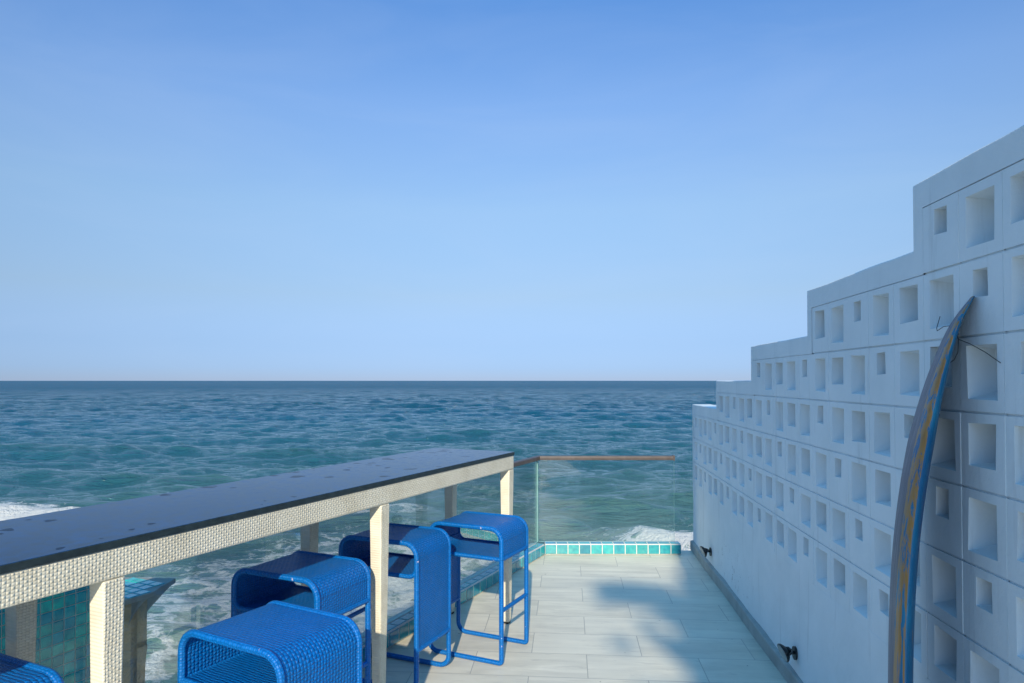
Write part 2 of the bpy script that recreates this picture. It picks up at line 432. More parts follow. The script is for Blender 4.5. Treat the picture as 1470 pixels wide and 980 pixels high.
# everything round the blocks (coping, end strips, plain lower wall, back) as one grid of cells
YN = J0 + K0 * PY; YF = J0 + K1 * PY
EDGE = .062
tiers = list(range(-3, 4))
def tier_top(tr): return ZT + .085 - (tr + 1) * PZ
def solid(y0, y1, z0, z1, x0=0, x1=TH):
    c = [wp(y0, x0, z0), wp(y1, x0, z0), wp(y1, x1, z0), wp(y0, x1, z0), wp(y0, x0, z1), wp(y1, x0, z1), wp(y1, x1, z1), wp(y0, x1, z1)]
    for f in ((3, 2, 1, 0), (4, 5, 6, 7), (0, 1, 5, 4), (1, 2, 6, 5), (2, 3, 7, 6), (3, 0, 4, 7)): mb.face([c[i] for i in f])
ys = {round(YN, 5)}; zs = {-.2, 0.0, .1, .2, .3, .4, .5, round(ZB, 5)}
for tr in tiers:
    ye = J0 + (tr + 1) * 5 * PY
    for k_ in range(5): ys.add(round(ye - k_ * PY, 5)); ys.add(round(ye - (k_ + .5) * PY, 5))
    ys.add(round(ye + EDGE, 5)); zs.add(round(tier_top(tr) - .085, 5)); zs.add(round(tier_top(tr), 5))
ys = sorted(ys); zs = sorted(zs)
def top_at(y):
    for tr in tiers:
        if y < J0 + (tr + 1) * 5 * PY + EDGE: return tier_top(tr)
    return -9
def joint_at(y):
    for tr in tiers:
        if y < J0 + (tr + 1) * 5 * PY: return tier_top(tr) - .085
    return -9
def isblock(y, z): return ZB < z < joint_at(y)
def solidc(y, z): return YN < y and z < top_at(y)
def wob(y, z): return (.0035 * math.sin(y * 5.3 + z * 4) + .002 * math.sin(y * 13 + z * 9)) if .03 < z < ZB - .03 else 0
def wz(y, z):
    for tr in tiers:
        if abs(z - tier_top(tr)) < 1e-4: return z +   .0012 * math.sin(y * 8.1 + tr * 2) + .0008 * math.sin(y * 21)
    return z
mb = MB()
for i in range(len(ys) - 1):
    for jz in range(len(zs) - 1):
        y0, y1, z0, z1 = ys[i], ys[i + 1], zs[jz], zs[jz + 1]; yc, zc = (y0 + y1) / 2, (z0 + z1) / 2
        if not solidc(yc, zc): continue
        if not isblock(yc, zc):
            mb.face([wp(y0, wob(y0, z0), wz(y0, z0)), wp(y1, wob(y1, z0), wz(y1, z0)), wp(y1, wob(y1, z1), wz(y1, z1)), wp(y0, wob(y0, z1), wz(y0, z1))])
        mb.face([wp(y1, TH, wz(y1, z0)), wp(y0, TH, wz(y0, z0)), wp(y0, TH, wz(y0, z1)), wp(y1, TH, wz(y1, z1))])
        zu = zs[jz + 1] + 1e-3
        if not solidc(yc, zu): mb.face([wp(y0, 0, wz(y0, z1)), wp(y1, 0, wz(y1, z1)), wp(y1, TH, wz(y1, z1)), wp(y0, TH, wz(y0, z1))])
        if not solidc(y1 + 1e-3, zc): mb.face([wp(y1, wob(y1, z0), wz(y1, z0)), wp(y1, TH, wz(y1, z0)), wp(y1, TH, wz(y1, z1)), wp(y1, wob(y1, z1), wz(y1, z1))])
shell = mb.build('plastered_shell', [M['wall']], wall); shell.location = (-CW, 0, 0); bevel(shell, .005, 3, 40)
nn = 60
mb = MB()
nn = 24
for i in range(nn):
    a = YN + (YF + EDGE - YN) * i / nn; b = YN + (YF + EDGE - YN) * (i + 1) / nn
    ha, hb = .078 + .004 * math.sin(a * 3.1), .078 + .004 * math.sin(b * 3.1)
    da, db = -.024 + .003 * math.sin(a * 4.3), -.024 + .003 * math.sin(b * 4.3)
    mb.face([wp(a, da, .001), wp(b, db, .001), wp(b, db, hb), wp(a, da, ha)])
    mb.face([wp(a, da, ha), wp(b, db, hb), wp(b, .008, hb + .006), wp(a, .008, ha + .006)])
a = YF + EDGE
mb.face([wp(a, -.024, .001), wp(a, .008, .001), wp(a, .008, .08), wp(a, -.024, .078)])
sk = mb.build('skirting', [M['plinth']], wall, smooth=False); sk.location = (-CW, 0, 0); bevel(sk, .006, 2, 40)

# ------------------------------------------------------------------ tile sheets
def tile_col(rng, blue=.3):
    a, b = ((.030, .42, .42), (.012, .25, .38)) if blue < .5 else ((.02, .46, .36), (.01, .30, .38))
    t = rng.random() ** (1 / max(.2, blue * 2)) if blue < .5 else rng.random()
    c = [x + (y - x) * t for x, y in zip(a, b)]
    k = rng.uniform(.8, 1.15) * (1.6 if blue > .5 else 1)
    return tuple(x * k for x in c)
def tile_sheet(mb, org, u, v, nrm, nu, nv, pu, pv, gap, th, rng, blue=.3, cut_last=None):
    org, u, v, nrm = Vector(org), Vector(u).normalized(), Vector(v).normalized(), Vector(nrm).normalized()
    for i in range(nu):
        for jx in range(nv):
            col = tile_col(rng, blue)
            w = pu if not (cut_last and i == nu - 1) else cut_last
            a = org + u * (i * pu + gap / 2) + v * (jx * pv + gap / 2)
            W, Hh = w - gap, pv - gap
            bv = min(.004, W * .15)
            t0 = rng.uniform(-.0004, .0004)
            base = [a, a + u * W, a + u * W + v * Hh, a + v * Hh]
            top = [a + u * bv + v * bv, a + u * (W - bv) + v * bv, a + u * (W - bv) + v * (Hh - bv), a + u * bv + v * (Hh - bv)]
            b1 = [p + nrm * (th * .45) for p in base]; t1 = [p + nrm * (th + t0) for p in top]
            b0 = base
            mb.face(t1, None, 0, col)
            for k in range(4):
                k2 = (k + 1) % 4
                mb.face([b1[k], b1[k2], t1[k2], t1[k]], None, 0, col)
                mb.face([b0[k], b0[k2], b1[k2], b1[k]], None, 0, col)
rt = random.Random(11)
CH = .092
# end curb
X0, X1, YC = .285, 1.455, 5.904
curb = empty('tiled_kerb', (X0, YC, 0))
tag(curb, 'low turquoise tiled kerb across the seaward end of the deck, under the frontal glass pane', 'kerb', 'turquoise tiled kerbs')
mb = MB(); mb.box(0, X1 - X0, 0, .118, .0005, CH); b_ = mb.build('grout_core', [M['grout']], curb); bevel(b_, .006, 2)
mb = MB()
tile_sheet(mb, (0, 0, .004), (1, 0, 0), (0, 0, 1), (0, -1, 0), 12, 1, .0985, .084, .008, .004, rt, .3, .0985 * .9)
tile_sheet(mb, (0, .006, CH), (1, 0, 0), (0, 1, 0), (0, 0, 1), 12, 1, .0985, .07, .008, .003, rt, .3, .0985 * .9)
tile_sheet(mb, (X1 - X0, .006, .004), (0, 1, 0), (0, 0, 1), (1, 0, 0), 1, 1, .10, .084, .008, .004, rt)
mb.build('tile_cladding', [M['tile']], curb, weld=False)
# side curb along the deck edge (local x = t, y = n)
curb2 = empty('tiled_kerb', tn(0, .455), TA)
tag(curb2, 'low turquoise tiled kerb running behind the stools along the left deck edge', 'kerb', 'turquoise tiled kerbs')
SE = 1.585
mb = MB(); mb.box(-6.5, SE, 0, .132, .0005, CH); b_ = mb.build('grout_core', [M['grout']], curb2); bevel(b_, .006, 2)
mb = MB(); nt = int((SE + 5.5) / .0985)
tile_sheet(mb, (SE - nt * .0985, 0, .004), (1, 0, 0), (0, 0, 1), (0, -1, 0), nt, 1, .0985, .084, .008, .004, rt, .35)
tile_sheet(mb, (SE - nt * .0985, .006, CH), (1, 0, 0), (0, 1, 0), (0, 0, 1), nt, 1, .0985, .07, .008, .003, rt, .35)
mb.build('tile_cladding', [M['tile']], curb2, weld=False)

# ------------------------------------------------------------------ glass balustrade
rail = empty('glass_balustrade', tn(1.64, .541))
tag(rail, 'frameless glass balustrade with a slim brown handrail turning the corner of the deck', 'balustrade')
def local(p): return Vector(p) - rail.location
YG = 5.985
c_in = tn((YG - (P0.y + Nv.y * .541)) / Tv.y, .541)
def glass_panel(a, b, z0, z1, th=.012):
    a, b = Vector((*a[:2], 0)), Vector((*b[:2], 0)); d = (b - a).normalized(); nn_ = Vector((-d.y, d.x, 0)) * th / 2
    mb = MB(); lo = Vector((0, 0, z0)); hi = Vector((0, 0, z1))
    c = [a - nn_, b - nn_, b + nn_, a + nn_]; L = rail.location
    lowc = [p + lo - L for p in c]; top = [p + hi - L for p in c]
    mb.face([lowc[0], lowc[1], top[1], top[0]], None, 0); mb.face([lowc[2], lowc[3], top[3], top[2]], None, 0)
    mb.face([lowc[1], lowc[2], top[2], top[1]], None, 1); mb.face([lowc[3], lowc[0], top[0], top[3]], None, 1)
    mb.face(top, None, 1); mb.face(list(reversed(lowc)), None, 1)
    return mb.build('glass_panel', [M['glass'], M['glass_edge']], rail)
gx1 = (967 - 735) / 980 * YG
glass_panel((c_in.x + .010, YG), (gx1, YG), CH + .003, .822)
e0 = tn(-4.6, .541)
glass_panel(e0, c_in - Tv * .012, CH + .003, .822)
def rail_bar(a, b, name='handrail'):
    a, b = Vector((*a[:2], 0)), Vector((*b[:2], 0)); d = (b - a).normalized(); pn = Vector((-d.y, d.x, 0))
    prof_ = [(-.024, .806), (.024, .806), (.027, .822), (.024, .838), (.010, .843), (-.010, .843), (-.024, .838), (-.027, .822)]
    mb = MB(); L = rail.location
    A = [a + pn * p + Vector((0, 0, z)) - L for p, z in prof_]; B = [b + pn * p + Vector((0, 0, z)) - L for p, z in prof_]
    for i in range(8):
        i2 = (i + 1) % 8; mb.face([A[i], A[i2], B[i2], B[i]])
    mb.face(A); mb.face(list(reversed(B)))
    o = mb.build(name, [M['rail']], rail, smooth=True, angle=50); return o
rail_bar((c_in.x - .004, YG), (gx1 - .012, YG)); 
rail_bar(e0, c_in + Tv * .0)
# end cap of the frontal rail
mb = MB(); cc = Vector((gx1, YG, .824)) - rail.location
mb.box(cc.x - .014, cc.x + .003, cc.y - .029, cc.y + .029, cc.z - .022, cc.z + .022)
bevel(mb.build('rail_cap', [M['rail']], rail), .003)

# ------------------------------------------------------------------ bar table
table = empty('bar_table', tn(0, 0), TA)
tag(table, 'long high bar table with cream woven wicker frame and dark polished top', 'bar table')
TS, TN = -4.35, .575
mb = MB(); mb.box(TS, 0, -.004, TN, 1.034, 1.056, 0)
top = mb.build('tabletop', [M['stone_top'], M['stone_edge']], table)
for p in top.data.polygons:
    if abs(p.normal.z) < .5: p.material_index = 1
bevel(top, .0025, 2)
APZ0, APZ1 = .948, 1.0335
def weave_part(name, boxes):
    mb = MB()
    for b in boxes: mb.box(*b)
    o = mb.build(name, [M['cream_weave'], M['cream_side']], table)
    for p in o.data.polygons:
        if abs(p.normal.x) > .6 or abs(p.normal.z) > .6: p.material_index = 1
    bevel(o, .006, 3)
    return o
weave_part('apron', [(TS + .02, -.003, 0, .062, APZ0, APZ1)])
weave_part('apron', [(TS + .02, -.003, .405, .467, APZ0, APZ1)])
for sx in (-.0355, -1.345, -2.610, -3.90):
    weave_part('crossbar', [(sx - .030, sx + .030, .063, .404, APZ0 + .006, APZ1 - .002)])
def leg(sx, ny):
    mb = MB(); a = .0325; b = .019
    zs = [.0, .006, APZ0 - .002]
    mb.box(sx - a, sx + a, ny - a, ny + a, .012, APZ0 - .001, 0, (a - b - .002, a - b - .002))
    o = mb.build('leg', [M['cream_weave'], M['cream_side']], table)
    for p in o.data.polygons:
        if abs(p.normal.x) > .6 or abs(p.normal.z) > .6: p.material_index = 1
    bevel(o, .005, 3)
    mb = MB(); mb.box(sx - .017, sx + .017, ny - .017, ny + .017, 0, .0125); f = mb.build('foot_pad', [M['metal_black']], o)
    # curved gusset where the apron wrap turns into the leg
    return o
for sx in (-.0355, -1.345, -2.610, -3.90):
    leg(sx, .0325); leg(sx, .436)

# ------------------------------------------------------------------ bar stool (x = along table, y = away from the deck, short side at -y)
W2 = .160; YS, YL = -.222, .222; ZTOP = .725; ZSH = .555; RC = .068
def arc(cy, cz, r, a0, a1, n=8): return [(cy + r * math.cos(R(a0 + (a1 - a0) * i / n)), cz + r * math.sin(R(a0 + (a1 - a0) * i / n))) for i in range(n + 1)]
def make_stool():
    root = empty('bar_stool')
    zt = ZTOP - .012
    r = RC
    top_path = arc(YS + r, zt - r, r, 180, 90) + arc(YL - r, zt - r, r, 90, 0)
    mb = MB(); mb.sheet(top_path, -W2, W2, .012); mb.build('seat', [M['blue_weave']], root, smooth=True, angle=50)
    mb = MB(); mb.sheet([(YS, ZSH), (YS, (ZSH + zt - r) / 2), (YS, zt - r)], -W2, W2, .0119); mb.build('side_panel', [M['blue_weave']], root, smooth=True, angle=50)
    mb = MB(); mb.sheet([(YL, zt - r), (YL, .45), (YL, .205)], -W2, W2, .0119); mb.build('long_side_panel', [M['blue_weave']], root, smooth=True, angle=50)
    mb = MB(); mb.sheet([(YS + .004, ZSH)] + [(0, ZSH - .004), (YL - .045, ZSH)] + arc(YL - .045, ZSH + .04, .04, -90, -5, 5), -W2, W2, .0118); mb.build('shelf', [M['blue_weave']], root, smooth=True, angle=50)
    for sg in (-1, 1):
        x = sg * W2
        loop = [(YS, ZSH)] + arc(YS + r, zt - r, r, 180, 90) + arc(YL - r, zt - r, r, 90, 0) + [(YL, .205)]
        mb = MB(); mb.tube([(x, a, b) for a, b in loop], .0125, 12)
        mb.tube([(x, a, b) for a, b in [(YS, ZSH), (YL - .045, ZSH)] + arc(YL - .045, ZSH + .045, .045, -90, 0, 5)], .0118, 10)
        mb.build('edge_binding', [M['blue_tube']], root, smooth=True, angle=60)
        rb = .055
        path = [(YS, ZSH - .002), (YS, .30), (YS, .03)] + arc(YS + .012, .024, .012, 180, 270, 3) + [(0, .012)] + arc(YL - rb, .012 + rb, rb, -90, 0, 8) + [(YL, .204)]
        mb = MB(); mb.tube([(x, a, b) for a, b in path], .0125, 12); mb.build('leg_frame', [M['blue_tube']], root, smooth=True, angle=60)
    mb = MB(); mb.tube([(-W2, YS, .285), (0, YS, .285), (W2, YS, .285)], .0112, 12); mb.build('footrest', [M['blue_tube']], root, smooth=True, angle=60)
    mb = MB(); mb.tube([(-W2, YS, ZSH), (0, YS, ZSH), (W2, YS, ZSH)], .0122, 12); mb.build('hem', [M['blue_tube']], root, smooth=True, angle=60)
    mb = MB(); mb.tube([(-W2, YL, .205), (0, YL, .205), (W2, YL, .205)], .0125, 12)
    mb.build('hem', [M['blue_tube']], root, smooth=True, angle=60)
    return root
def copy_tree(o, parent=None):
    c = o.copy(); COL.objects.link(c); c.parent = parent
    for ch in list(o.children): copy_tree(ch, c)
    return c
stool = make_stool()
spots = [(-.462, .003, 0, 'blue wicker bar stool farthest along the table, standing out clear beside the end leg'),
         (-.935, .232, 182, 'blue bar stool with its long side panel facing the deck, just beyond the middle leg'),
         (-1.612, .235, 0, 'blue wicker bar stool tucked halfway under the table, just before the middle table leg'),
         (-2.205, -.180, 176, 'blue wicker bar stool pulled out nearest the camera, with scuffed top edge'),
         (-2.885, .262, 0, 'blue wicker bar stool cut off at the lower left corner beside the nearest table leg')]
for i, (s_, n_, a_, lab) in enumerate(spots):
    o = stool if i == 0 else copy_tree(stool)
    o.location = tn(s_, n_); o.rotation_euler = (0, 0, TA + R(a_))
    tag(o, lab, 'bar stool', 'blue bar stools along the table')

# ------------------------------------------------------------------ tiled wall and stone pillar beyond the glass
tw = empty('tiled_wall', tn(-5, .80), TA)
tag(tw, 'turquoise mosaic tiled wall beyond the glass at the lower left, behind the nearest table legs', 'wall')
LA = 5 - 2.131
mb = MB(); mb.box(0, LA, 0, .28, -1.9, .735); bevel(mb.build('grout_core', [M['grout']], tw), .004)
mb = MB(); pt = .0425; nu = int(LA / pt)
tile_sheet(mb, (LA - nu * pt, 0, .735 - 34 * pt), (1, 0, 0), (0, 0, 1), (0, -1, 0), nu, 34, pt, pt, .0035, .003, rt, .55)
tile_sheet(mb, (LA - nu * pt, .003, .735), (1, 0, 0), (0, 1, 0), (0, 0, 1), nu, 6, pt, pt, .0035, .003, rt, .5)
mb.build('tile_cladding', [M['tile']], tw, weld=False)

sp_ = empty('stone_pillar', tn(-2.03, .78))
tag(sp_, 'rough brown stone pillar topped by a small turquoise tiled ledge over a curved corbel', 'pillar')
def lp(p): return Vector(p) - sp_.location
bm = bmesh.new()
A = [lp(tn(-2.128, .785)), lp(tn(-1.93, .785)), lp(tn(-1.86, 1.02)), lp(tn(-2.128, 1.02))]
mb = MB(); nz = 60; nd = 10; rng = random.Random(5)
from mathutils import noise as mnoise
def bulge(p, nrm):
    k = mnoise.noise(Vector(p) * 7) * .028 + mnoise.noise(Vector(p) * 17 + Vector((3, 1, 2))) * .012
    return Vector(p) + nrm * k
for e in range(4):
    a, b = A[e], A[(e + 1) % 4]; d = (b - a); nrm = Vector((d.y, -d.x, 0)).normalized()
    for iz in range(nz):
        for i in range(nd):
            P = []
            for (ii, jj) in ((i, iz), (i + 1, iz), (i + 1, iz + 1), (i, iz + 1)):
                base = a + d * (ii / nd) + Vector((0, 0, -1.9 + (2.49) * jj / nz))
                P.append(bulge(base, nrm) if 0 < ii < nd else bulge(base, nrm * .3))
            mb.face(P)
mb.build('stone_shaft', [M['stonework']], sp_, smooth=True, angle=180)
# ledge
ZL = .62
L4 = [(-1.602, 2.660), (-1.533, 2.782), (-1.496, 2.846), (-1.498, 3.058), (-1.80, 3.075), (-1.93, 2.84)]
L4 = [(x, y) for x, y in L4]
mb = MB()
c4 = [lp((x, y, 0)) for x, y in L4]
topz, botz = ZL, ZL - .022
mb.face([p + Vector((0, 0, topz)) for p in c4]); mb.face([p + Vector((0, 0, botz)) for p in reversed(c4)])
for i in range(len(c4)):
    a, b = c4[i], c4[(i + 1) % len(c4)]
    mb.face([a + Vector((0, 0, botz)), b + Vector((0, 0, botz)), b + Vector((0, 0, topz)), a + Vector((0, 0, topz))])
bevel(mb.build('ledge', [M['concrete']], sp_), .003)
mb = MB()
base = lp(tn(-2.13, .763)) + Vector((0, 0, ZL))
def inside(p):
    n = len(c4); ok = True
    s0 = None
    for i in range(n):
        a, b = c4[i], c4[(i + 1) % n]
        cr = (b.x - a.x) * (p.y - a.y) - (b.y - a.y) * (p.x - a.x)
        if s0 is None: s0 = cr > 0
        elif (cr > 0) != s0: return False
    return True
pt = .052
for i in range(-2, 12):
    for j in range(-1, 10):
        o_ = base + Tv * (i * pt) + Nv * (j * pt)
        cs = [o_ + Tv * a * pt + Nv * b * pt for a, b in ((0, 0), (1, 0), (1, 1), (0, 1))]
        nin = sum(inside(c) for c in cs)
        if nin == 4: tile_sheet(mb, o_, Tv, Nv, (0, 0, 1), 1, 1, pt, pt, .004, .003, rt, .7)
mb.build('tile_cladding', [M['tile']], sp_, weld=False)
# corbel: quarter-round bracket under the ledge end
mb = MB()
yo = .0
def cp(x, y, z): return lp((x, y, 0)) + Vector((0, 0, z))
n = 14; fr_ = []
for i in range(n + 1):
    a = i / n
    out = (1 - a) ** 1.7
    z = botz - .001 - a * .34
    fr_.append(([(-1.520 - .09 * (1 - out), 2.800 - .03 * (1 - out)), (-1.505 - .16 * (1 - out), 3.040 - .20 * (1 - out)), (-1.78, 3.040 - .18 * (1 - out)), (-1.80, 2.82)], z))
for (a, za), (b, zb) in zip(fr_, fr_[1:]):
    for k in range(4):
        k2 = (k + 1) % 4
        mb.face([cp(*a[k], za), cp(*a[k2], za), cp(*b[k2], zb), cp(*b[k], zb)])
mb.face([cp(*p, fr_[-1][1]) for p in reversed(fr_[-1][0])])
mb.build('corbel', [M['concrete']], sp_, smooth=True, angle=50)

# ------------------------------------------------------------------ wall lamps
def make_lamp(y, z=.158):
    root = empty('wall_lamp', wp(y, 0, z)); root.rotation_euler = (0, 0, -math.atan(WS))
    # local: -x out of the wall, y along it
    mb = MB(); mb.tube([(.006, 0, 0), (-.010, 0, 0)], .032, 20); mb.build('mounting_plate', [M['metal_black']], root, smooth=True, angle=40)
    mb = MB(); mb.tube([(-.010, 0, .0), (-.028, 0, .010), (-.046, -.004, .012)], .009, 10)
    mb.tube([(-.020, -.004, .012), (-.026, -.030, .014), (-.050, -.047, .006)], .005, 8); mb.tube([(-.020, .004, .012), (-.026, .030, .014), (-.050, .047, .006)], .005, 8); mb.build('bracket', [M['metal_black']], root, smooth=True, angle=40)
    hd = MB()
    # tapering lamp head that points down and towards the deck
    d = Vector((-.88, -.14, -.34)).normalized(); o = Vector((-.046, 0, .006))
    hd.tube([o + d * t for t in (-.006, .0, .005, .010, .017, .020)], .03, 4 * 5, True, 0, lambda t: [.018, .032, .038, .043, .046, .045][min(5, int(round(t * 5)))])
    h = hd.build('lamp_head', [M['metal_black']], root, smooth=True, angle=40)
    mb = MB(); mb.tube([o + d * .0204, o + d * .0214], .040, 20); mb.build('lens', [M['lens']], h)
    mb = MB()
    for k in (-1, 0, 1): mb.tube([o + d * (-.016 + .005 * (k + 1)), o + d * (-.014 + .005 * (k + 1))], .020 + .004 * k, 16)
    mb.build('cooling_fins', [M['metal_black']], h)
    return root
tag(make_lamp(3.35, .172), 'small black wall lamp low on the white wall, the one nearer the camera', 'wall lamp', 'black wall lamps')
tag(make_lamp(5.32, .172), 'small black wall lamp at the far seaward end of the white wall', 'wall lamp', 'black wall lamps')

# ------------------------------------------------------------------ surfboard leaning on the wall
LEN = 1.86; BW = .19; BT = .029
ctrl = [(0.0, 1.030, 1.80), (.35, 1.030, 1.812), (.68, 1.042, 1.828), (.907, 1.058, 1.84), (1.096, 1.082, 1.85), (1.285, 1.118, 1.86), (1.47, 1.166, 1.87), (1.64, 1.226, 1.88), (1.738, 1.272, 1.885)]
ctrl = [(z, x * (y - .048 * z / 1.738) / y, y - .048 * z / 1.738) for z, x, y in ctrl]
ctrl[-1] = (1.728, 1.246, 1.837)
def cr(a, b, c, d, t): return .5 * ((2 * b) + (-a + c) * t + (2 * a - 5 * b + 4 * c - d) * t * t + (-a + 3 * b - 3 * c + d) * t ** 3)
stations = []
for i in range(len(ctrl) - 1):
    p = [ctrl[max(0, i - 1)], ctrl[i], ctrl[i + 1], ctrl[min(len(ctrl) - 1, i + 2)]]
    for k in range(6):
        t = k / 6; z, x, y = [cr(p[0][c], p[1][c], p[2][c], p[3][c], t) for c in range(3)]
        stations.append((z, x, y))
stations.append(ctrl[-1])
root = empty('surfboard', (1.05, 1.83, 0))
tag(root, 'worn blue and orange surfboard leaning against the white wall, seen edge on', 'surfboard')
wdir = Vector((.505, 1, 0)).normalized()       # across the board
tdir = Vector((wdir.y, -wdir.x, 0))            # through its thickness, towards the wall
mb = MB(); rings = []; NS = 36; N_ = len(stations)
for i, (z, x, y) in enumerate(stations):
    f = z / 1.738
    wf = (1 - abs(2 * (.06 + f * .94) - 1) ** 2.6) ** .55 if f < 1 else .02
    wf = max(.02, wf); tf = max(.14, min(1, (1 - f) * 4.2) ** .6) * (1 if f > .08 else .6 + f * 5)
    rg = []
    for k in range(NS):
        a = 2 * math.pi * k / NS
        ca, sa = math.cos(a), math.sin(a)
        sx = math.copysign(abs(ca) ** .8, ca) * BW * wf; sy = math.copysign(abs(sa) ** .85, sa) * BT * tf
        # near rail follows the measured line; the width extends away from it
        rg.append((Vector((x, y, z)) + wdir * (sx + BW * wf - .0) * 1.0 + tdir * sy - root.location, a))
    rings.append(rg)
for i in range(N_ - 1):
    for k in range(NS):
        k2 = (k + 1) % NS
        am = (rings[i][k][1] + math.pi / NS)
        sa = math.sin(am); ca = math.cos(am)
        col = (1, 0, 0) if sa < -.80 else (0, 0, 1)
        if ca < 0 and -.80 <= sa < .0 or (ca > 0 and abs(sa) < .3): col = (0, 1, 0)
        mb.face([rings[i][k][0], rings[i][k2][0], rings[i + 1][k2][0], rings[i + 1][k][0]], None, 0, col)
mb.face([r_[0] for r_ in reversed(rings[0])], None, 0, (0, 1, 0)); mb.face([r_[0] for r_ in rings[-1]], None, 0, (0, 1, 0))
mb.build('board_body', [M['board']], root, smooth=True, angle=80)
mb = MB()
fc = Vector((1.03, 1.80, .17)) + wdir * BW - root.location
tb = tdir * .03
F = [(0, 0), (.0, .14), (.10, .02), (.115, -.04)]
fp = [fc + tdir * .034 + Vector((0, 0, a)) for a in (.14, 0)] + [fc + tdir * .115 + Vector((0, 0, -.02)), fc + tdir * .10 + Vector((0, 0, .04))]
th_ = wdir * .005
mb.face([p - th_ for p in fp]); mb.face([p + th_ for p in reversed(fp)])
for i in range(4):
    i2 = (i + 1) % 4; mb.face([fp[i] - th_, fp[i2] - th_, fp[i2] + th_, fp[i] + th_])
mb.build('fin', [M['metal_black']], root)

# thin wire hanging from the wall behind the board's tip
mb = MB()
def wpx(y, z, x=-.006): return wp(y, x, z)
path = [wpx(2.02, 1.69), wpx(2.012, 1.655, -.02), wpx(1.99, 1.645, -.03), wpx(1.955, 1.655, -.03), wpx(1.92, 1.655, -.025), wpx(1.90, 1.615, -.02), wpx(1.86, 1.60, -.012), wpx(1.80, 1.575, -.008), wpx(1.74, 1.545, -.006)]
mb.tube(path, .0011, 6)
mb.tube([wpx(1.90, 1.615, -.02), wpx(1.915, 1.58, -.014), wpx(1.94, 1.56, -.010), wpx(1.98, 1.545, -.008), wpx(2.02, 1.52, -.006)], .0010, 6)
wr = mb.build('wire', [M['wire']]); tag(wr, 'thin dark wire dangling across the wall blocks behind the surfboard tip', 'wire')

# ------------------------------------------------------------------ tree behind the viewer (its shadow falls on the deck)
SUN_AZ = (.045, 1.0); TANEL = .466
rl = random.Random(21)
tree = empty('palm_tree', (3.1, -11.0, -.25))
tag(tree, 'tall leafy tree behind the deck that throws its shade over the floor', 'tree')
mb = MB(); mb.tube([(0, 0, 0), (.05, 0, 2), (-.05, .1, 4), (-.5, .1, 6.0), (-.9, 0, 7.2)], .2, 14, True, 0, lambda t: .22 - .12 * t)
mb.build('trunk', [M['bark']], tree, smooth=True)
verts = []; faces = []
def leaf(X, Z, yc, size):
    # a leaf whose shadow lands at floor point (X, Z)
    y = yc + rl.uniform(-.7, .7); L = (Z - y)
    c = Vector((X - SUN_AZ[0] * L, y, L * TANEL)) - tree.location
    d = Vector((rl.gauss(0, 1), rl.gauss(0, 1), rl.gauss(0, .6) - .3)).normalized()
    s = d.cross(Vector((rl.gauss(0, 1), rl.gauss(0, 1), rl.gauss(0, 1)))).normalized()
    b = len(verts); w = size * .32
    verts.extend([c - d * size * .5, c + s * w, c + d * size * .6, c - s * w]); faces.append((b, b + 1, b + 2, b + 3))
def blob(X, Z, rx, rz, n, size=.11, rot=0, yc=-10.0):
    for _ in range(n):
        a = rl.uniform(0, 6.283); r = math.sqrt(rl.random())
        u, v = rx * r * math.cos(a), rz * r * math.sin(a)
        leaf(X + u * math.cos(rot) - v * math.sin(rot), Z + u * math.sin(rot) + v * math.cos(rot), yc, size)
BL = [(2.15, 5.05, .86, 1.25, 1900, .13, 0), (1.75, 5.95, .36, .42, 260, .12, 0), (1.15, 4.72, .45, .17, 300, .10, .0), (.82, 4.92, .24, .17, 190, .09, -.35),
      (1.35, 4.35, .42, .30, 420, .11, 0), (1.15, 3.85, .30, .22, 260, .1, .3), (1.45, 3.5, .55, .45, 700, .12, 0), (.93, 3.92, .07, .26, 60, .08, .5), (1.05, 4.10, .05, .24, 50, .08, -.6), (.98, 4.42, .26, .05, 60, .08, .5), (.72, 4.72, .20, .05, 45, .08, .35), (1.02, 5.02, .20, .045, 50, .08, -.25), (.62, 3.92, .07, .09, 26, .07, 0),
      (.86, 3.12, .36, .26, 330, .1, 0), (1.1, 2.6, .70, .45, 700, .12, 0), (2.2, 3.2, .9, 1.2, 1500, .13, 0), (1.3, 1.8, .8, .7, 900, .12, 0), (1.32, 5.02, .14, .14, 45, .08, 0)]
for b in BL: blob(*b[:5], size=b[5], rot=b[6])
me = bpy.data.meshes.new('crown'); me.from_pydata([tuple(v) for v in verts], [], faces); me.materials.append(M['leaf'])
cw = bpy.data.objects.new('crown', me); COL.objects.link(cw); cw.parent = tree

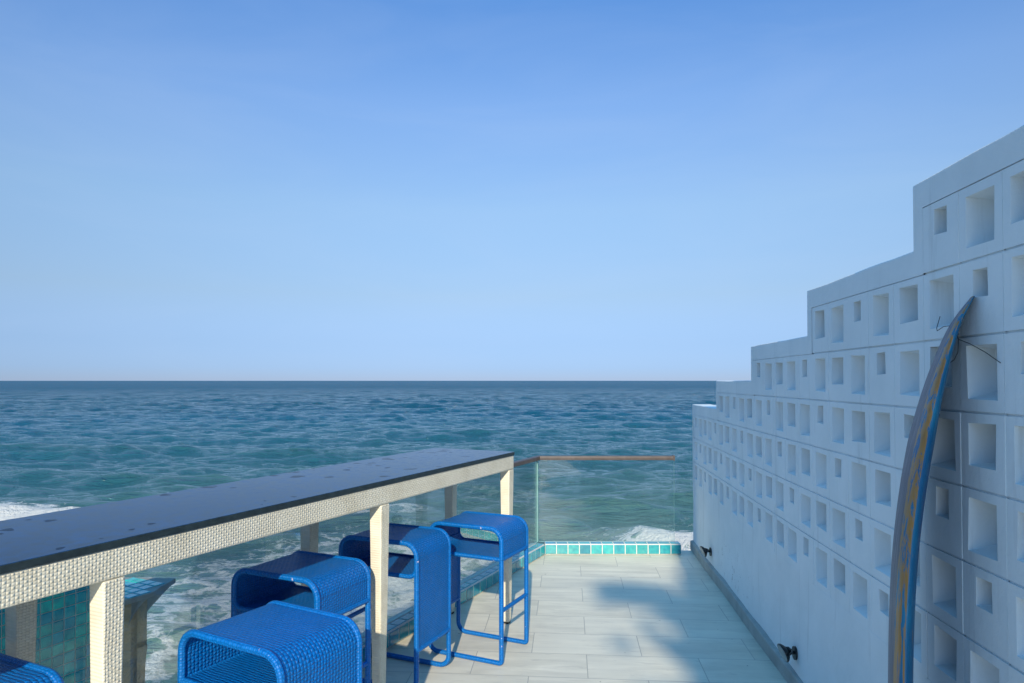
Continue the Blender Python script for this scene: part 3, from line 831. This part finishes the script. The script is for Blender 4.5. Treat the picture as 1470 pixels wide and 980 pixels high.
# ------------------------------------------------------------------ sea
def build_sea():
    EYE = 1.5 - SEA
    rows, cols = 1900, 800
    th = np.linspace(.95, 0, rows) ** 2.2
    th = th / th.max() * .80
    r = EYE / np.tan(np.maximum(th, EYE / 14000.0))
    r = np.maximum.accumulate(r)
    # keep radii strictly increasing near the horizon
    k = np.argmax(r >= 6000); 
    r = np.where(np.arange(rows) > k, r[k] * (1 + .01 * (np.arange(rows) - k)), r) if k > 0 else r
    az = np.linspace(R(-78), R(62), cols)
    RR, AZ = np.meshgrid(r, az, indexing='ij')
    X = RR * np.sin(AZ); Y = RR * np.cos(AZ)
    dr = np.gradient(r)[:, None] * np.ones_like(X)
    X = X.astype(np.float32); Y = Y.astype(np.float32); dr = dr.astype(np.float32)
    x = X.copy(); y = Y.copy(); z = np.zeros_like(X)
    rng = np.random.RandomState(4)
    NW = 150
    lam = np.exp(np.linspace(np.log(.32), np.log(15), NW))
    for L in lam:
        k_ = 2 * np.pi / L
        mean = R(-97); spread = R(20) if L > 4 else R(27)
        a = mean + rng.normal() * spread
        dx, dy = math.cos(a), math.sin(a)
        st = .020 if L < 1 else (.040 if L < 3 else .020 if L < 8 else .009)
        A = st * 1.12 / k_ * rng.uniform(.6, 1.4)
        ph = rng.uniform(0, 2 * np.pi)
        att = np.clip((L / (2.2 * dr) - .6) / .9, 0, 1)
        # groups: short waves come in patches
        grp = .65 + .5 * np.sin(X * 2 * np.pi / (L * 9 + 3) + ph * 3) * np.sin(Y * 2 * np.pi / (L * 7 + 4) + ph)
        arg = k_ * (X * dx + Y * dy) + ph
        Aa = A * att * grp
        z += Aa * np.cos(arg); x -= 1.15 * Aa * dx * np.sin(arg); y -= 1.15 * Aa * dy * np.sin(arg)
    # breaking waves: ridge centre line, height, half width, extent
    foam = np.zeros_like(X)
    nx = .9 * np.sin(X * .9 + 1) + .5 * np.sin(X * 2.3 + 2) + .25 * np.sin(X * 5.1)
    def ridge(x0, x1, yc, slope, h, wf, wb, fo, edge=1.2):
        d = Y - (yc + slope * (X - (x0 + x1) / 2) + .18 * nx)
        ext = np.clip((X - x0) / edge, 0, 1) * np.clip((x1 - X) / edge, 0, 1)
        prof = np.where(d < 0, np.exp(-(d / wf) ** 2), np.exp(-(d / wb) ** 2))
        hz = h * prof * ext
        fm = np.exp(-((d + wf * .5) / (wf * 1.3)) ** 2) * ext * fo
        return hz, fm
    for a in [(-26, -7.6, 15.9, -.05, .27, .55, 1.6, 1.35, 2.5), (1.7, 9, 13.4, .02, .42, .42, .9, 1.12, .9), (-5.2, -1.6, 16.4, .02, .22, .5, 1.0, .55, 1.0), (-4.6, -1.2, 11.7, .08, .16, .5, .9, .66, 1.2),
              (-30, -14, 30, 0, .14, .8, 2.0, .0, 4), (-8, 14, 23, .0, .17, .8, 2.2, .0, 4), (-14, -2, 21, .03, .17, .8, 2.0, .05, 4), (0, 6, 18.5, 0, .13, .7, 1.5, .05, 2), (-4, 3, 29, 0, .14, 1, 2, 0, 3)]:
        hz, fm = ridge(*a); z += hz; foam = np.maximum(foam, fm)
    # shallow churned water beside the deck
    near = np.exp(-(((X + 2.6) / 2.8) ** 2 + ((Y - 10.3) / 4.0) ** 2) ** 1.5) * .86
    near2 = np.exp(-(((X + 5) / 3) ** 2 + ((Y - 6) / 3) ** 2)) * .7
    foam = np.maximum(foam, np.maximum(near, near2))
    foam = np.maximum(foam, .42 * np.exp(-((Y - 13.9) / 1.4) ** 2) * np.clip((X - .5) / 3, 0, 1))
    lump = np.zeros_like(X)
    for i in range(26):
        L = rng.uniform(.22, 1.1); a = rng.uniform(0, np.pi); ph = rng.uniform(0, 6.28)
        lump += L * np.abs(np.sin(np.pi / L * (X * np.cos(a) + Y * np.sin(a)) + ph))
    lump = (lump - lump.mean()) / lump.std()
    z += np.clip(foam - .7, 0, 1) * lump * .055 * np.clip((.5 - dr) / .3, 0, 1)
    # scattered small whitecaps on the steepest crests
    z3 = z + SEA
    verts_ = np.stack([x, y, z3], -1).reshape(-1, 3).astype(np.float32)
    idx = np.arange(rows * cols).reshape(rows, cols)
    f = np.stack([idx[:-1, :-1], idx[:-1, 1:], idx[1:, 1:], idx[1:, :-1]], -1).reshape(-1, 4)[:, ::-1]
    me = bpy.data.meshes.new('sea')
    me.vertices.add(len(verts_)); me.vertices.foreach_set('co', verts_.ravel())
    me.loops.add(f.size); me.loops.foreach_set('vertex_index', f.ravel().astype(np.int32))
    me.polygons.add(len(f)); me.polygons.foreach_set('loop_start', (np.arange(len(f)) * 4).astype(np.int32))
    me.polygons.foreach_set('use_smooth', np.ones(len(f), dtype=bool))
    at = me.attributes.new('foam', 'FLOAT', 'POINT'); at.data.foreach_set('value', foam.reshape(-1).astype(np.float32))
    me.update(calc_edges=True); me.validate()
    return me
def mat_sea():
    t = NT('sea water'); tc = t.new('ShaderNodeTexCoord'); v = tc.outputs['Object']
    def mapped(sx, sy, rot=0):
        mp = t.new('ShaderNodeMapping'); mp.inputs['Scale'].default_value = (sx, sy, 1); mp.inputs['Rotation'].default_value = (0, 0, rot); t.link(v, mp.inputs[0]); return mp.outputs[0]
    cd = t.new('ShaderNodeCameraData')
    ln = t.new('ShaderNodeVectorMath', operation='LENGTH'); t.link(v, ln.inputs[0]); dist = ln.outputs['Value']
    n1 = t.noise(mapped(.55, 2.0, .12), 2.2, 5, .6, .3)       # ripples
    n2 = t.noise(mapped(.45, 1, -.1), .85, 6, .68, .2)    # chop
    n3 = t.noise(mapped(.4, 1, .08), .30, 7, .72, .2)        # distant seas
    far = t.maprange(dist, 25, 90); vfar = t.maprange(dist, 40, 200)
    h = t.math('ADD', t.math('MULTIPLY', n1, t.maprange(dist, 10, 200, .26, .5)), t.math('MULTIPLY', t.math('MULTIPLY', n2, 2.0), far))
    h = t.math('ADD', h, t.math('MULTIPLY', t.math('MULTIPLY', n3, 7.0), vfar))
    nrm = t.bump(h, 1.0, 1.0)
    at = t.new('ShaderNodeAttribute'); at.attribute_name = 'foam'; fa = at.outputs['Fac']
    # lacy foam
    wv = t.new('ShaderNodeVectorMath', operation='SCALE'); t.link(t.noise(v, 1.4, 4, .6, col=True), wv.inputs[0]); wv.inputs['Scale'].default_value = 1.1
    ad = t.new('ShaderNodeVectorMath', operation='ADD'); t.link(mapped(.8, 1.2), ad.inputs[0]); t.link(wv.outputs[0], ad.inputs[1])
    vo = t.new('ShaderNodeTexVoronoi', feature='DISTANCE_TO_EDGE'); vo.inputs['Scale'].default_value = 1.7; t.link(ad.outputs[0], vo.inputs['Vector'])
    vo2 = t.new('ShaderNodeTexVoronoi', feature='DISTANCE_TO_EDGE'); vo2.inputs['Scale'].default_value = 5.5; t.link(ad.outputs[0], vo2.inputs['Vector'])
    lace = t.math('ADD', t.maprange(vo.outputs['Distance'], 0, .22, .55, 0), t.maprange(vo2.outputs['Distance'], 0, .20, .30, 0))
    patchy = t.noise(v, 1.1, 6, .7); fine = t.noise(v, 9, 5, .75)
    f = t.math('ADD', t.math('ADD', lace, t.math('MULTIPLY', patchy, .75)), t.math('MULTIPLY', fine, .45))   # about .3-1.4
    mask = t.maprange(t.math('ADD', f, fa), 1.42, 1.72)
    mask = t.math('MULTIPLY', mask, t.maprange(fa, .08, .3))
    # open-sea whitecaps, sparse
    wc = t.maprange(t.noise(mapped(.5, 1.1, .1), .55, 7, .75), .775, .80)
    mask = t.math('MAXIMUM', mask, t.math('MULTIPLY', wc, .45))
    geo = t.new('ShaderNodeNewGeometry'); sz = t.new('ShaderNodeSeparateXYZ'); t.link(geo.outputs['Position'], sz.inputs[0])
    crest = t.maprange(sz.outputs[2], SEA + .02, SEA + .42)
    shallow = t.maprange(dist, 9, 60, 1, 0)
    silt = t.noise(v, .25, 3)
    deep = (.008, .098, .175); mid = (.024, .094, .096); sandy = (.155, .255, .225)
    c = t.mix(shallow, deep, mid)
    c = t.mix(t.math('MULTIPLY', t.maprange(dist, 8, 24, 1, 0), t.maprange(silt, .35, .65, .35, .9)), c, sandy)
    c = t.mix(t.math('MULTIPLY', crest, t.maprange(dist, 10, 70, .45, .05)), c, (.045, .108, .078))
    # drifting aerated water under the foam
    c = t.mix(t.math('MULTIPLY', t.maprange(fa, .2, 1.0), .45), c, (.22, .34, .31))
    t.set(color=c, rough=t.maprange(dist, 20, 300, .03, .10), ior=1.333, normal=nrm)
    t.val(t.maprange(dist, 40, 260, .5, .12), t.bsdf.inputs['Specular IOR Level'])
    fo = t.new('ShaderNodeBsdfPrincipled'); fo.inputs['Base Color'].default_value = (.80, .83, .82, 1); fo.inputs['Roughness'].default_value = .7
    t.link(t.bump(t.math('ADD', fine, patchy), 1.0, .18), fo.inputs['Normal'])
    # steep near faces of far-off waves show the water's own colour
    df = t.new('ShaderNodeBsdfDiffuse'); t.link(c, df.inputs[0]); m3 = t.new('ShaderNodeMixShader')
    t.link(t.maprange(dist, 40, 320, 0, .60), m3.inputs[0]); t.link(t.bsdf.outputs[0], m3.inputs[1]); t.link(df.outputs[0], m3.inputs[2])
    ms = t.new('ShaderNodeMixShader'); t.link(mask, ms.inputs[0]); t.link(m3.outputs[0], ms.inputs[1]); t.link(fo.outputs[0], ms.inputs[2])
    t.link(ms.outputs[0], t.out.inputs[0])
    return t.mat
sea_me = build_sea(); sea_me.materials.append(mat_sea())
sea = bpy.data.objects.new('sea', sea_me); COL.objects.link(sea); tag(sea, kind='structure')

# ------------------------------------------------------------------ light and sky
EL = math.atan(TANEL)
w = bpy.data.worlds.new('World'); scene.world = w; w.use_nodes = True
nt = w.node_tree; bg = nt.nodes['Background']
sky = nt.nodes.new('ShaderNodeTexSky'); sky.sky_type = 'NISHITA'; sky.sun_disc = False
sky.sun_elevation = EL; sky.sun_rotation = math.atan2(-SUN_AZ[0], -SUN_AZ[1])
sky.altitude = 0; sky.air_density = 1.0; sky.dust_density = 0.0; sky.ozone_density = 3.0
gtc = nt.nodes.new('ShaderNodeTexCoord'); gsp = nt.nodes.new('ShaderNodeSeparateXYZ'); nt.links.new(gtc.outputs['Generated'], gsp.inputs[0])
asn = nt.nodes.new('ShaderNodeMath'); asn.operation = 'ARCSINE'; nt.links.new(gsp.outputs[2], asn.inputs[0])
dv = nt.nodes.new('ShaderNodeMath'); dv.operation = 'DIVIDE'; nt.links.new(asn.outputs[0], dv.inputs[0]); dv.inputs[1].default_value = math.pi / 2
# clear tropical air: colour balance of the Nishita sky by elevation (degrees)
rp = nt.nodes.new('ShaderNodeValToRGB'); nt.links.new(dv.outputs[0], rp.inputs[0])
stops = [(0, (.255, .375, .80)), (1, (.275, .405, .83)), (3, (.365, .455, .755)), (7, (.63, .63, .72)), (14, (.98, .97, .97)), (22, (1.08, 1.16, 1.28)), (29, (.81, 1.12, 1.42)), (55, (1.0, 2.65, 2.75))]
el = rp.color_ramp.elements
while len(el) < len(stops): el.new(.5)
for e_, (dg, c_) in zip(el, stops): e_.position = dg / 90; e_.color = (*[x / 2.8 for x in c_], 1)
mu = nt.nodes.new('ShaderNodeVectorMath'); mu.operation = 'MULTIPLY'; nt.links.new(sky.outputs[0], mu.inputs[0]); nt.links.new(rp.outputs[0], mu.inputs[1])
m2_ = nt.nodes.new('ShaderNodeVectorMath'); m2_.operation = 'SCALE'; nt.links.new(mu.outputs[0], m2_.inputs[0]); m2_.inputs['Scale'].default_value = 2.8 * 1.02
# faint high cirrus
cm = nt.nodes.new('ShaderNodeMapping'); cm.inputs['Scale'].default_value = (1.1, 1.1, 5); cm.inputs['Rotation'].default_value = (.12, .22, .3); nt.links.new(gtc.outputs['Generated'], cm.inputs[0])
cn = nt.nodes.new('ShaderNodeTexNoise'); cn.inputs['Scale'].default_value = 2.2; cn.inputs['Detail'].default_value = 7; cn.inputs['Roughness'].default_value = .55; cn.inputs['Distortion'].default_value = .6; nt.links.new(cm.outputs[0], cn.inputs['Vector'])
cr_ = nt.nodes.new('ShaderNodeMapRange'); cr_.inputs[1].default_value = .45; cr_.inputs[2].default_value = .8; cr_.inputs[3].default_value = 0; cr_.inputs[4].default_value = .12; nt.links.new(cn.outputs['Fac'], cr_.inputs[0])
cx = nt.nodes.new('ShaderNodeMix'); cx.data_type = 'RGBA'; nt.links.new(cr_.outputs[0], cx.inputs[0]); nt.links.new(m2_.outputs[0], cx.inputs[6]); cx.inputs[7].default_value = (4.2, 5.2, 6.8, 1)
nt.links.new(cx.outputs[2], bg.inputs[0])
bg.inputs[1].default_value = .13
sd = bpy.data.lights.new('sun', 'SUN'); sd.energy = 5.0; sd.angle = R(.55); sd.color = (1, .88, .68)
so = bpy.data.objects.new('sun', sd); COL.objects.link(so)
so.rotation_euler = Vector((SUN_AZ[0], SUN_AZ[1], -TANEL * math.hypot(*SUN_AZ))).to_track_quat('-Z', 'Y').to_euler()
so.location = (0, -8, 8)

# ------------------------------------------------------------------ camera
cam = bpy.data.cameras.new('camera'); co = bpy.data.objects.new('camera', cam); COL.objects.link(co)
cam.sensor_width = 36; cam.lens = 24.0; cam.clip_start = .05; cam.clip_end = 30000
PITCH = R(1.0)
co.location = (0, 0, 1.5); co.rotation_euler = (R(90) + PITCH, 0, 0)
cam.shift_y = (56 - 980 * math.tan(PITCH)) / 1470
scene.camera = co
vs = scene.view_settings
vs.view_transform = 'Standard'; vs.look = 'None'; vs.exposure = 0.07; vs.gamma = 1; vs.use_curve_mapping = False
scene.render.resolution_x = 1024; scene.render.resolution_y = 683
